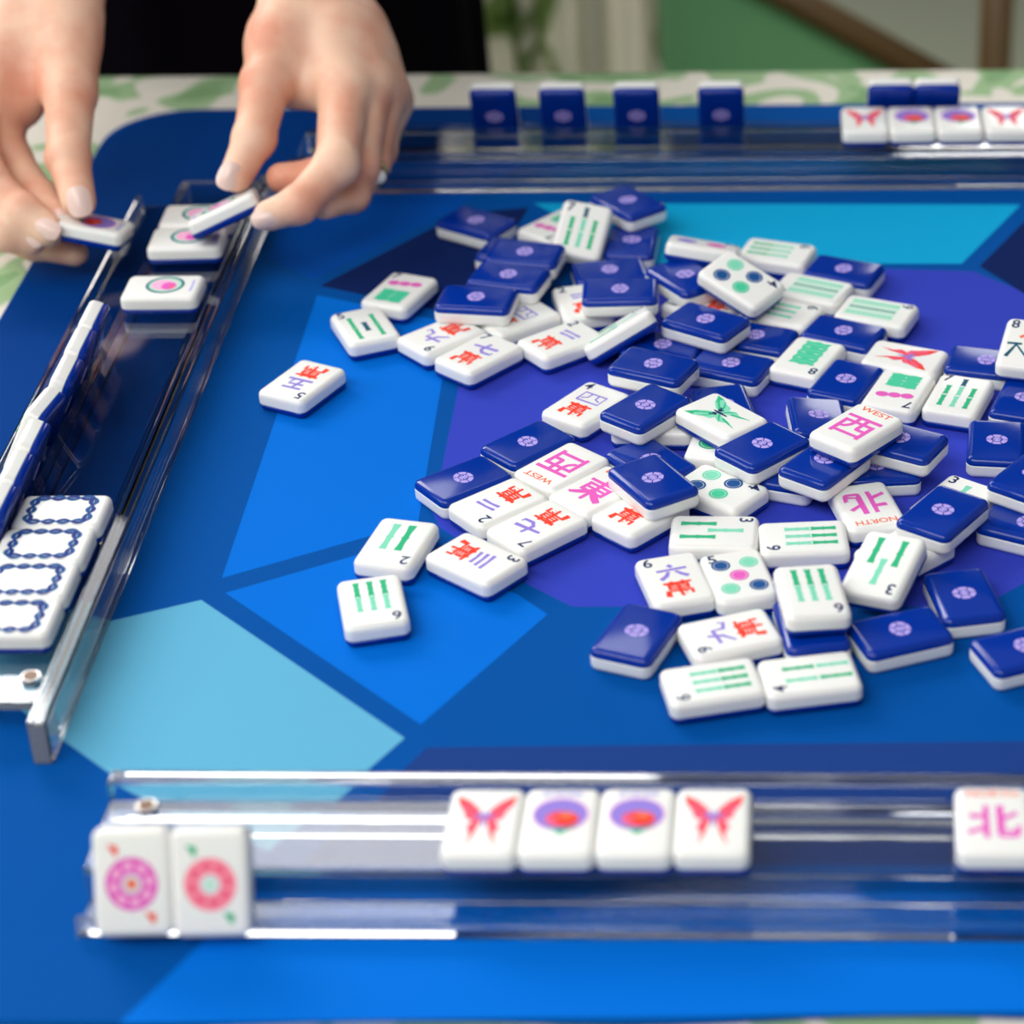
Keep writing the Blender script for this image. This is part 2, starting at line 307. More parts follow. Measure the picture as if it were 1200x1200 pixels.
def art_for(d):
    A = Art(TT / 2)
    if d.startswith('bam'):
        n = d[3:]
        if n == '2':
            A.num('2'); A.stick('green', -2.4, -2.6, 16.5, 3.0); A.stick('mint', 3.2, -2.6, 16.5, 3.0)
        elif n == '3':
            A.num('3'); A.stick('mint', 0, 4.0, 12.5, 2.6); A.stick('green', -4.3, -5.6, 12.5, 2.6); A.stick('green', 4.3, -5.6, 12.5, 2.6)
        elif n == '4':
            A.num('4')
            for x, a, b in ((-3.2, 'mint', 'green'), (3.2, 'green', 'mint')): A.stick(a, x, 3.2, 10.4, 2.2); A.stick(b, x, -8.0, 10.4, 2.2)
        elif n == '5':
            A.num('5')
            for x in (-4.6, 4.6): A.stick('green', x, 3.0, 9.6, 2.2); A.stick('green', x, -7.0, 9.6, 2.2)
            A.stick('teal', 0, -2, 8.0, 2.6)
        elif n == '6':
            A.num('6')
            for x in (-4.6, 0, 4.6): A.stick('mint', x, 2.0, 8.8, 2.4); A.stick('green', x, -7.2, 8.8, 2.4)
        elif n == '7':
            A.num('7'); A.stick('teal', 0, 9.2, 5.6, 2.4)
            for x, k in ((-5.0, 'green'), (0, 'mint'), (5.0, 'green')): A.stick(k, x, 2.0, 7.0, 2.3); A.stick(k, x, -6.6, 8.4, 2.3)
        elif n == '8':
            A.num('8')
            for y in (-9.6, -4.8, 0, 4.8):
                A.poly('jade', [(-5.4, y - 2.5), (-4.7, y), (-5.4, y + 2.5), (-2.4, y + 2.1), (0, y + 2.9), (2.4, y + 2.1), (5.4, y + 2.5), (4.7, y), (5.4, y - 2.5), (2.4, y - 2.1), (0, y - 2.9), (-2.4, y - 2.1)])
                A.stroke('mint', [(-4.6, y + .6), (-2, y - .4), (0, y + .5), (2, y - .4), (4.6, y + .6)], .45)
        elif n == '8m':
            A.num('8')
            A.stroke('teal', [(-7.6, -9.5), (-4.6, -1.6), (0, -8.2), (4.6, -1.6), (7.6, -9.5)], 1.7)
            A.stroke('teal', [(-8.2, -1.2), (-2.5, -1.0)], 1.3); A.stroke('orange', [(-4, 3), (-1, 5.4), (2.5, 2.6), (5.5, 5.5)], 1.6)
        elif n == '9':
            A.num('9')
            for x, k in ((-5.0, 'pale'), (0, 'teal'), (5.0, 'pale')):
                A.poly('pale', [(x - 2.2, -12), (x + 2.2, -12), (x + 2.2, 8.5), (x - 2.2, 8.5)])
                for y in (-8.4, -1.8, 4.8): A.stick('mint' if k == 'pale' else k, x, y, 6.2, 1.7 if k == 'pale' else 1.2)
    elif d.startswith('dot'):
        n = d[3:]
        if n == '4':
            A.num('4')
            for x, y, k in ((-4.4, 3.0, 'dotblue'), (4.4, 3.0, 'jade'), (-4.4, -7.0, 'mint'), (4.4, -7.0, 'dotblue')): A.dot(k, x, y, 3.5)
        elif n == '5':
            A.num('5')
            for x, y, k in ((-4.8, 6.6, 'dotblue'), (5.0, 6.6, 'mint'), (0, -.6, 'pink'), (-4.8, -8.0, 'mint'), (5.0, -8.0, 'dotblue')): A.dot(k, x, y, 3.3)
        elif n == '7':
            A.num('7')
            for i in range(3): A.ell('pink', -4.8 + 4.8 * i, 5.2 + .7 * i - .7, 2.6, 2.0)
            for x in (-3, 3):
                for y in (-9.2, -4.0): A.poly('jade', [(x - 3.2, y - 2.2), (x, y - 2.8), (x + 3.2, y - 2.2), (x + 2.8, y), (x + 3.2, y + 2.4), (x, y + 2.9), (x - 3.2, y + 2.4), (x - 2.8, y)])
        else:
            k = 'pink' if n.endswith('p') else 'mint'
            A.num('2'); A.dot(k, 0, 5.0, 4.2); A.dot('purple' if n.endswith('p') else 'green', 0, -7.5, 4.2)
    elif d.startswith('crak'):
        n = d[4:]; A.num(n)
        if n in '123':
            for i in range(int(n)): y = 5.4 - 2.6 * i; A.stroke('purple', [(-4.4 + .5 * i, y - .5), (0, y + .2), (4.6 - .4 * i, y + .5)], [1.5, 1.1, 1.4])
        elif n == '4':
            A.stroke('purple', [(-5, .4), (-5, 6.6), (5, 6.6), (5, .4), (-5, .4)], 1.0); A.stroke('purple', [(-1.6, 6.4), (-1.9, 3.5), (-4, 2)], .8); A.stroke('purple', [(1.6, 6.4), (1.7, 3.6), (4, 2.4)], .8)
        elif n == '5':
            A.stroke('purple', [(-4.2, 7), (4.2, 7.2)], 1.3); A.stroke('purple', [(0, 7), (-1.2, .6)], 1.2); A.stroke('purple', [(-3.4, 4), (3, 4.2), (2.6, .6)], 1.2); A.stroke('purple', [(-5.4, .3), (5.4, .5)], 1.4)
        elif n == '6':
            A.stroke('purple', [(-.6, 8.2), (.6, 6.6)], 1.6); A.stroke('purple', [(-5.2, 5), (5.4, 5.4)], 1.3); A.stroke('purple', [(-1.2, 4), (-2.4, 1.6), (-4.8, -.4)], [1.2, 1.6, 1.8]); A.stroke('purple', [(1.2, 4), (3, 1.8), (5, .2)], [1.1, 1.5, 1.8])
        elif n == '7':
            A.stroke('purple', [(-5.6, 3.4), (5.6, 5.2)], [1.3, 1.8]); A.stroke('purple', [(-.2, 7.6), (-.6, 2), (1.4, .4), (5.2, .8), (5.4, 2.4)], [1.2, 1.6, 1.6, 1.4, .8])
        elif n == '9':
            A.stroke('purple', [(-5.4, 4.8), (2.2, 5.4), (2.4, 1.6), (5.6, .6), (6, 2.6)], [1.3, 1.5, 1.4, 1.4, .7]); A.stroke('purple', [(-.4, 8), (-1.4, 3), (-5, -.4)], [1.2, 1.4, .9])
        A.text('red', '\u842c', 0, -6.6, 9.4, 9.8)
        for p in (((-4.6, -3.4), (4.8, -3.1)), ((-5, -11), (-4.4, -7.6)), ((0, -4), (.3, -11.4))): A.stroke('red', p, 1.1)
    elif d in ('west', 'east', 'north'):
        ch = {'west': '\u897f', 'east': '\u6771', 'north': '\u5317'}[d]
        A.text('orange', d.upper(), 0, 11.6, 3.0, 13.5 if d != 'north' else 15)
        A.text('pink', ch, 0, -1.2, 14.5, 15)
        if d == 'west': A.stroke('pink', [(-7, 5.4), (7, 5.6)], 1.2)
        elif d == 'east': A.stroke('pink', [(0, 6.4), (0, -9)], 1.4); A.stroke('pink', [(-.6, -2), (-7.2, -7.6)], [1.5, .8]); A.stroke('pink', [(.6, -2), (7.2, -7)], [1.2, 1.8])
        else: A.stroke('pink', [(-2.2, 5.8), (-2.4, -7)], 1.6); A.stroke('pink', [(2.0, 6.2), (2.2, -5), (7, -6), (7.2, -2.8)], [1.8, 1.8, 1.6, 1]); A.stroke('pink', [(-7.6, -6.4), (-2.4, -3.2)], [1.6, 1.2]); A.stroke('pink', [(-6.6, .8), (-2.4, 1.2)], 1.4); A.stroke('pink', [(6.4, 2.6), (2.2, .2)], 1.4)
    elif d in ('bflyg', 'bflyr'):
        w1, w2, bd = ('mint', 'green', 'navy') if d == 'bflyg' else ('rose', 'red', 'purple')
        for s in (-1, 1):
            A.poly(w1, [(s * .5, 2), (s * 1.6, 5), (s * 4.4, 8.6), (s * 8.4, 11.2), (s * 7.8, 7), (s * 6, 3.6), (s * 5.4, .8), (s * 3.2, -.4), (s * .6, .4)])
            A.poly(w2, [(s * 4.0, 7.4), (s * 8.6, 11.4), (s * 7.9, 7.2), (s * 6.6, 8.0)])
            A.poly(w1, [(s * .5, .6), (s * 3.6, -.6), (s * 4.8, -3.2), (s * 3.4, -6.2), (s * 3.8, -9.6), (s * 2.4, -7), (s * 1.6, -3.4)])
            A.poly(bd, [(s * .7, 1.6), (s * 2.6, 4.2), (s * 3.4, 3.0), (s * 2.0, .8)])
            A.stroke(w2, [(s * 1.2, 2.2), (s * 4.2, 6.2), (s * 7.6, 9.6)], [.9, .8, .3]); A.stroke(w2, [(s * 1.2, 1.4), (s * 4.4, 3.2), (s * 7, 5.6)], [.8, .7, .3]); A.stroke(w2, [(s * 1, 0), (s * 3, -1.8), (s * 4.2, -3.4)], [.8, .7, .3])
            A.ell(bd, s * 1.5, 2.2, .8, 1.1, 12)
            A.stroke(w2, [(s * 2.0, -3), (s * 3.2, -7), (s * 4.2, -11)], [.9, .7, .2])
        A.stroke(bd, [(0, 4), (0, 1), (0, -3)], [.6, 1.4, .5])
    elif d == 'joker':
        A.text('purple', 'JOKER', 0, 11.6, 2.6, 12)
        A.ell('blush', 0, 2.6, 8.2, 7.6, 30); A.ell('purple', 0, 2.6, 7.7, 7.0, 30)
        A.ell('red', .6, .6, 4.8, 3.4); A.ell('orange', 1.6, 2.2, 2.2, 1.4); A.ell('rose', -2.4, .2, 1.8, 1.6)
        A.poly('green', [(-4.6, -2.8), (-1, -4), (3.6, -3.6), (6.2, -1.2), (2.2, -4.8), (.2, -6.6), (-1.2, -4.8)])
    elif d == 'heart':
        A.ell('teal', -.8, 1.0, 7.4, 7.8, 30); A.ell('mint', -.8, 1.0, 6.4, 6.8, 30); A.ell('white', -.8, 1.0, 5.7, 6.1, 30); A.ell('blush', -1.0, -.4, 4.4, 4.2); A.ell('pink', .2, 2.6, 3.4, 3.0); A.ell('rose', 1.0, 4.0, 1.6, 1.2)
        A.stroke('lilac', [(-5, 12), (0, 12.2), (5, 12)], .8)
    elif d in ('donutp', 'donutc'):
        k, k2, lf = ('pink', 'blush', 'red') if d == 'donutp' else ('coral', 'rose', 'green')
        A.ell(k, 0, -.2, 7.3, 7.6, 36)
        for i in range(8):
            a = math.radians(45 * i + 10); A.ell(k2, 5 * math.cos(a), -.2 + 5.2 * math.sin(a), 1.5, 1.1, 12, 45 * i + 100)
        A.ell('white', 0, -.2, 2.8, 2.9); A.ell('orange' if d == 'donutp' else 'pale', 0, -.2, 1.6, 1.6)
        for s in (-1, 1):
            x, y = -s * 4.9, s * 9.6 - .2; A.poly(lf, [(x - 1.6, y + 1.6), (x + 1.2, y + 1.3), (x + 1.6, y - .6), (x + .6, y - 1.8), (x - .4, y - .2)])
    elif d == 'soap':
        pts = []
        hx, hy = 7.6, 10.2
        seg = [((-hx, -hy), (hx, -hy), 3), ((hx, -hy), (hx, hy), 4), ((hx, hy), (-hx, hy), 3), ((-hx, hy), (-hx, -hy), 4)]
        for (ax, ay), (bx, by), n in seg:
            for i in range(n):
                for k, off in (('dotblue', .5), ('ropenavy', -.5)):
                    P = []
                    for t in range(9):
                        u = (i + t / 8) / n; x = ax + (bx - ax) * u; y = ay + (by - ay) * u
                        nx, ny = (by - ay), -(bx - ax); l = math.hypot(nx, ny); w = off * 2.0 * math.sin(math.pi * t / 8) * (1 if i % 2 == 0 else -1)
                        P.append((x + nx / l * w, y + ny / l * w))
                    A.stroke(k, P, [.6 + 1.1 * math.sin(math.pi * t / 8) for t in range(9)])
    return A
def emblem():
    A = Art(TT / 2)
    for i in range(6):
        a0 = 60 * i + 4; P = []
        for t in range(6): a = math.radians(a0 + 52 * t / 5); P.append((4.0 * math.cos(a), 3.5 * math.sin(a)))
        for t in range(5, -1, -1): a = math.radians(a0 + 52 * t / 5); P.append((2.15 * math.cos(a), 1.85 * math.sin(a)))
        A.poly('lilac', P)
    for x, y, w, h in ((0, 1.0, 2.4, .75), (0, 0, 3.2, .75), (0, -1.0, 2.4, .75)): A.poly('lilac', [(x - w / 2, y - h / 2), (x + w / 2, y - h / 2), (x + w / 2, y + h / 2), (x - w / 2, y + h / 2)])
    A.stroke('lilac', [(0, 1.6), (0, -1.7)], .6)
    return A
_meshes = {}
def tile_mesh(kind):
    if kind in _meshes: return _meshes[kind]
    if kind == 'back': V, F = layer(BACK_LV); A = emblem(); A.V = [(x, -y, -z) for x, y, z in A.V]; base = 'blue'
    else: V, F = layer(FACE_LV); A = art_for(kind); base = 'white'
    ks = [base] + sorted(set(A.K) - {base}); fm = [0] * len(F) + [ks.index(k) for k in A.K]
    b = len(V); V = V + A.V; F = F + [tuple(b + i for i in f) for f in A.F]
    me = bpy.data.meshes.new('tile_' + kind); me.from_pydata([(x * S, y * S, z * S) for x, y, z in V], [], F)
    for k in ks: me.materials.append(M[k])
    me.polygons.foreach_set('material_index', fm)
    me.polygons.foreach_set('use_smooth', [True] * len(F)); me.update()
    me.set_sharp_from_angle(angle=math.radians(35))
    _meshes[kind] = me; return me
def tile(label, design, loc, quat, group):
    t = empty('mahjong_tile'); t.location = [c * S for c in loc]
    t.rotation_mode = 'QUATERNION'; t.rotation_quaternion = Quaternion(quat)
    tag(t, label, 'game tile', group)
    for nm, k in (('face_layer', 'bam2' if design == 'B' else design), ('back_layer', 'back')):
        o = bpy.data.objects.new(nm, tile_mesh(k)); COL.objects.link(o); o.parent = t
    return t
HEAP = [
["white tile numbered 2 with two slanting green bars, at the left of the heap", "bam2", [-129.0, 716.6, 4.0], [0.1118, 0.0, 0.0, 0.9937]],
["white tile with six short green bars, alone at the lower left of the heap", "bam6", [-132.3, 679.9, 4.0], [0.1201, 0.0, 0.0, -0.9928]],
["white tile with three purple strokes, a red character and the numeral 3", "crak3", [-100.3, 706.2, 4.0], [0.4306, 0.0, 0.0, -0.9025]],
["face-down blue tile left of the purple-barred tile numbered 2, same row", "B", [-110.1, 759.6, 4.0], [0.0, 0.4303, 0.9027, 0.0]],
["face-down blue tile behind the left WEST tile, next to the square-marked white tile", "B", [-88.9, 785.4, 4.0], [0.0, 0.3837, 0.9235, 0.0]],
["white tile numbered 2 with two purple bars and a red character", "crak2", [-96.1, 743.2, 4.0], [0.4119, 0.0, 0.0, 0.9112]],
["white tile numbered 7 with a purple numeral, lying against the 2 tile with purple bars", "crak7", [-81.1, 727.5, 4.0], [0.3905, 0.0, 0.0, 0.9206]],
["white tile with pink character and upside-down orange WEST lettering, left of the heap", "west", [-75.2, 768.1, 4.0], [0.3531, 0.0, 0.0, 0.9356]],
["white tile with a pink east character, next to the left WEST tile", "east", [-61.1, 750.8, 4.0], [0.928, 0.0, 0.0, -0.3725]],
["white tile with a red character, half under the face-down tile by the east tile", "crak5", [-45.1, 736.7, 4.0], [0.9328, 0.0, 0.0, -0.3604]],
["face-down blue tile lying on top of the pink east tile and a red character tile", "B", [-40.8, 745.1, 12.0], [0.0, 0.9593, 0.2825, 0.0]],
["white tile with a purple square outline, a red character and the numeral 4", "crak4", [-69.0, 814.8, 4.0], [0.9542, 0.0, 0.0, -0.2992]],
["face-down blue tile raised over a white tile, right of the purple square tile", "B", [-45.5, 798.3, 12.0], [0.0, 0.3297, 0.9441, 0.0]],
["white tile showing a bit of green, under the face-down tile right of the purple square", "bam2", [-42.6, 802.2, 4.0], [0.6844, 0.0, 0.0, -0.7291]],
["face-down blue tile with a grey reflection, behind the one lying on the pink east tile", "B", [-42.9, 772.1, 4.0], [0.0, 0.9414, 0.3374, 0.0]],
["white tile with a green butterfly, near the middle of the heap", "bflyg", [-17.0, 790.7, 12.0], [0.9328, 0.0, 0.0, 0.3605]],
["face-down blue tile mostly hidden behind the green butterfly tile", "B", [-16.4, 813.3, 4.0], [0.0, -0.1004, 0.995, 0.0]],
["face-down blue tile lying against the green butterfly tile, above the green and blue dots", "B", [-1.9, 768.9, 12.0], [0.0, 0.3838, 0.9234, 0.0]],
["white tile with two green and two blue dots, in front of the green butterfly tile", "dot4", [-17.4, 752.1, 4.0], [0.4419, 0.0, 0.0, -0.897]],
["white tile showing only a corner with a green dot, behind the nearer four-dot tile", "dot2", [-14.0, 781.4, 4.0], [0.6376, 0.0, 0.0, -0.7703]],
["face-down blue tile peeping out right of the nearer four-dot tile", "B", [9.5, 767.0, 4.0], [0.0, 0.1658, 0.9862, 0.0]],
["face-down blue tile under the raised WEST tile, at the front of that stack", "B", [20.5, 757.3, 12.0], [0.0, 0.3071, 0.9517, 0.0]],
["white tile with pink character and orange WEST lettering, topmost on the right of the heap", "west", [32.2, 767.2, 20.0], [0.9372, 0.0, 0.0, -0.3487]],
["face-down blue tile under the right corner of the raised WEST tile", "B", [48.5, 772.2, 12.0], [0.0, 0.8599, 0.5104, 0.0]],
["shaded face-down blue tile behind the NORTH tile, under the WEST stack", "B", [39.5, 766.3, 4.0], [0.0, 0.6765, 0.7364, 0.0]],
["white tile with a pink character and upside-down red NORTH lettering, in the heap", "north", [35.2, 738.7, 4.0], [0.1245, 0.0, 0.0, -0.9922]],
["face-down blue tile propped on a white tile numbered 3, right of the NORTH tile", "B", [60.7, 721.9, 12.0], [0.0, 0.2952, 0.9554, 0.0]],
["white tile with a purple mark, under the face-down tile right of the NORTH tile", "crak8", [47.0, 710.7, 4.0], [0.4084, 0.0, 0.0, 0.9128]],
["white tile with numeral 3 at top left, mostly under a face-down tile", "bam3", [66.4, 742.1, 4.0], [0.9529, 0.0, 0.0, -0.3033]],
["face-down blue tile at the right picture edge, overlapping the white tile numbered 3", "B", [94.3, 746.1, 12.0], [0.0, 0.3132, 0.9497, 0.0]],
["face-down blue tile at the right picture edge, underneath another with white side showing", "B", [90.6, 726.3, 4.0], [0.0, 0.8507, 0.5257, 0.0]],
["face-down blue tile set square-on near the right edge, below the seven-bar tile", "B", [85.0, 784.1, 4.0], [0.0, 0.0547, 0.9985, 0.0]],
["face-down blue tile at the right edge, just behind the square-on one", "B", [98.4, 816.4, 4.0], [0.0, 0.1673, 0.9859, 0.0]],
["white tile with dark green zigzag strokes and an orange mark, at the right picture edge", "bam8m", [101.9, 841.9, 14.2], [0.987, 0.0965, -0.0089, -0.1285]],
["white tile with three green bars below a dark one, at the right of the heap", "bam7", [73.3, 819.4, 4.0], [0.9863, 0.0, 0.0, -0.1649]],
["white tile with a pink row and green block, behind the raised WEST tile", "dot7", [50.6, 823.6, 4.0], [0.1827, 0.0, 0.0, 0.9832]],
["white tile with a red and orange butterfly, lying flat in the heap", "bflyr", [54.4, 850.3, 4.0], [0.5605, 0.0, 0.0, -0.8282]],
["face-down blue tile between the red butterfly tile and the green zigzag tile", "B", [86.1, 846.8, 4.0], [0.0, 0.7874, 0.6165, 0.0]],
["face-down blue tile behind the white tile with a solid wavy green block", "B", [30.9, 872.8, 4.0], [0.0, 0.8492, 0.5281, 0.0]],
["white tile with a solid wavy green block, in the middle right of the heap", "bam8", [16.1, 851.2, 4.0], [0.2086, 0.0, 0.0, 0.978]],
["face-down blue tile between the wavy green block tile and the red butterfly tile", "B", [30.6, 832.3, 4.0], [0.0, 0.2093, 0.9779, 0.0]],
["face-down blue tile left of the raised WEST tile, showing a sliver of white side", "B", [19.0, 800.5, 6.0], [0.0555, 0.0395, -0.9972, 0.0299]],
["face-down blue tile resting on the far corner of the purple square tile", "B", [-43.7, 831.1, 12.0], [0.0, 0.8412, 0.5408, 0.0]],
["face-down blue tile with a pale reflection, behind the one on the purple square tile", "B", [-41.3, 862.4, 4.0], [0.0, 0.8028, 0.5962, 0.0]],
["face-down blue tile with long white sides, below the tilted far four-dot tile", "B", [-24.2, 868.4, 12.0], [0.0, 0.8759, 0.4825, 0.0]],
["white tile with a red character, nearly covered, beneath the tilted far four-dot tile", "crak1", [-25.6, 897.5, 4.0], [0.8718, 0.0, 0.0, 0.4899]],
["face-down blue tile at left of the tilted far four-dot tile", "B", [-33.4, 908.9, 12.0], [0.0, 0.9511, 0.309, 0.0]],
["tilted white tile with four green and blue dots, at the heap's far side", "dot4", [-10.4, 895.0, 17.3], [0.4354, 0.0011, 0.1538, -0.887]],
["white tile with pale green bars, farthest back, on the edge of the sky-blue patch", "bam6", [4.5, 947.2, 4.0], [0.5886, 0.0, 0.0, -0.8084]],
["face-down blue tile on the far right of the heap, against the sky-blue patch", "B", [32.6, 929.4, 4.0], [0.0, 0.8314, 0.5557, 0.0]],
["white tile with pale green bars, in front of the far right face-down blue tile", "bam9", [18.9, 912.0, 4.0], [0.8405, 0.0, 0.0, 0.5418]],
["white tile with pale green bars, below the lower corner of the tilted four-dot tile", "bam6", [6.2, 891.2, 4.0], [0.5321, 0.0, 0.0, -0.8467]],
["white tile with a dark line between pale green bars, at the heap's far right edge", "bam9", [44.9, 890.6, 4.0], [0.5609, 0.0, 0.0, -0.8279]],
["face-down blue tile left of the wavy green block tile, the farther of two", "B", [-4.3, 869.8, 4.0], [0.0, 0.8237, 0.5671, 0.0]],
["face-down blue tile left of the wavy green block tile, the nearer of two", "B", [-14.1, 846.2, 4.0], [0.0, 0.8369, 0.5474, 0.0]],
["face-down blue tile farthest back on the left of the heap, perched on others", "B", [-60.4, 983.1, 12.0], [0.0, 0.9397, 0.342, 0.0]],
["white tile with green bars propped up to face the viewer, far left of heap", "bam7", [-79.1, 956.4, 12.0], [0.9741, 0.2034, 0.0672, -0.0723]],
["face-down blue tile just below the farthest perched one, with white side in view", "B", [-57.9, 959.4, 4.0], [0.0, 0.0274, 0.9996, 0.0]],
["face-down blue tile set squarely over a red character tile, at the heap's left back", "B", [-59.6, 895.8, 12.0], [0.0, 0.6953, 0.7187, 0.0]],
["face-down blue tile with a foreshortened emblem, just behind the squarely set one", "B", [-65.9, 930.5, 4.0], [0.0, 0.6279, 0.7783, 0.0]],
["white tile with purple over red marks, left of the squarely set blue tile", "crak2", [-75.4, 901.9, 4.0], [0.9923, 0.0, 0.0, 0.1238]],
["white tile with a red character and purple strokes, left of the rolled-up tile", "crak2", [-82.1, 868.2, 4.0], [0.9038, 0.0, 0.0, -0.428]],
["face-down blue tile, nearest of the slanting row of three on the left", "B", [-117.7, 889.6, 12.0], [0.0, 0.7512, 0.6601, 0.0]],
["face-down blue tile, middle of the slanting row of three on the left", "B", [-106.4, 910.3, 12.0], [0.0, 0.7916, 0.611, 0.0]],
["face-down blue tile, farthest of the slanting row of three on the left", "B", [-101.3, 931.6, 12.0], [0.0, 0.7698, 0.6383, 0.0]],
["white tile with purple numeral and red character under the row of three blue tiles", "crak9", [-130.6, 872.6, 4.0], [0.3939, 0.0, 0.0, 0.9192]],
["white tile with purple seven, in front of the three blue tiles in a row", "crak7", [-114.0, 856.7, 4.0], [0.9401, 0.0, 0.0, -0.3408]],
["white tile with purple numeral, half under the nearest of three blue tiles in a row", "crak4", [-101.4, 888.2, 4.0], [0.8997, 0.0, 0.0, -0.4366]],
["dark shaded face-down blue tile at the far left corner of the heap", "B", [-127.1, 980.8, 4.0], [0.0, 0.8744, 0.4853, 0.0]],
["face-down blue tile mostly hidden behind the slanting row of three blue tiles", "B", [-107.3, 950.8, 4.0], [0.0, 0.8007, 0.5991, 0.0]],
["white tile with pink and green dots, leaning half hidden behind the propped green bar tile", "dot7", [-91.2, 975.8, 4.0], [0.3408, 0.0, 0.0, 0.9401]],
["white tile with pink row and green block of dots, far left of heap", "dot7", [-152.4, 913.1, 4.0], [0.9834, 0.0, 0.0, -0.1815]],
["white tile with two green bars and a short dark bar, left edge of heap", "bam5", [-162.4, 881.3, 4.0], [0.9776, 0.0, 0.0, 0.2105]],
["white tile numbered 5 with red character, alone on the bright blue patch", "crak5", [-180.5, 834.9, 4.0], [0.2272, 0.0, 0.0, 0.9739]],
["face-down blue tile under the white six-bar tile at the front of the heap", "B", [14.0, 665.3, 4.0], [0.0, -0.0797, 0.9968, 0.0]],
["white tile numbered 6 with six upright green bars, resting on a face-down blue tile", "bam6", [14.2, 670.2, 13.3], [0.0764, -0.0235, 0.0162, -0.9967]],
["white tile numbered 3 with three slanting green bars, in front of the NORTH tile", "bam3", [38.9, 690.9, 10.5], [0.2007, -0.0489, -0.1079, 0.9725]],
["face-down blue tile at the front left corner of the near cluster", "B", [-43.3, 660.6, 4.0], [0.0, 0.1827, 0.9832, 0.0]],
["white tile numbered 6 with purple numeral and red character, near front of the heap", "crak6", [-31.7, 692.1, 4.0], [0.9901, 0.0, 0.0, 0.1402]],
["white tile numbered 5 with blue, green and pink dots", "dot5", [-10.0, 694.0, 4.0], [0.9924, 0.0, 0.0, 0.1231]],
["white tile with a spidery purple numeral and red character, above the two front bar tiles", "crak9", [-12.7, 659.7, 4.0], [0.5755, 0.0, 0.0, 0.8178]],
["white tile with six faded green bars lying sideways, left of the two front tiles", "bam6", [-18.1, 632.4, 4.0], [0.6206, 0.0, 0.0, 0.7841]],
["white tile numbered 4 with green bars lying sideways, right of the two front tiles", "bam4", [12.9, 636.2, 4.0], [0.6386, 0.0, 0.0, 0.7695]],
["white tile numbered 3 with three thin green bars lying sideways, below the four-dot tile", "bam3", [-18.8, 722.2, 4.0], [0.6947, 0.0, 0.0, -0.7193]],
["white tile with six crisp green bars lying sideways, behind the upright six-bar tile", "bam6", [12.3, 718.0, 4.0], [0.6846, 0.0, 0.0, 0.7289]],
["face-down blue tile right of the upright six-bar tile, at the front of the heap", "B", [42.9, 660.5, 4.0], [0.0, 0.5682, 0.8229, 0.0]],
["face-down blue tile behind the front right one, beside the slanting three-bar tile", "B", [65.4, 681.4, 4.0], [0.0, -0.0942, 0.9955, 0.0]],
["face-down blue tile cut by the right picture edge, nearest there", "B", [82.8, 650.5, 4.0], [0.0, 0.5586, 0.8294, 0.0]],
["white tile rolled up on its long edge, beside the squarely set blue tile", "bam3", [-58.5, 868.5, 9.0], [0.7412, 0.0641, -0.2756, -0.5991]],
["white tile tipped away, showing mostly its side, by the sky-blue patch", "dot2p", [-26.4, 930.7, 15.0], [0.6693, -0.1553, -0.0415, -0.7166]]]
for lab, des, loc, q in HEAP: tile(lab, des, loc, q, 'tiles heaped on the blue mat')
HELD = [["white tile with a purple ring, held by the thumb of the hand at far left", "joker", [-283.9, 938.9, 24.0], [0.6763, -0.1261, 0.0108, -0.7154], "tiles held in the hands"], ["tilted white tile pinched between thumb and finger of the hand over the rack", "heart", [-225.7, 935.2, 33.0], [0.6061, -0.2171, -0.0556, 0.7421], "tiles held in the hands"]]
for lab, des, loc, q, g in HELD: tile(lab, des, loc, q, g)

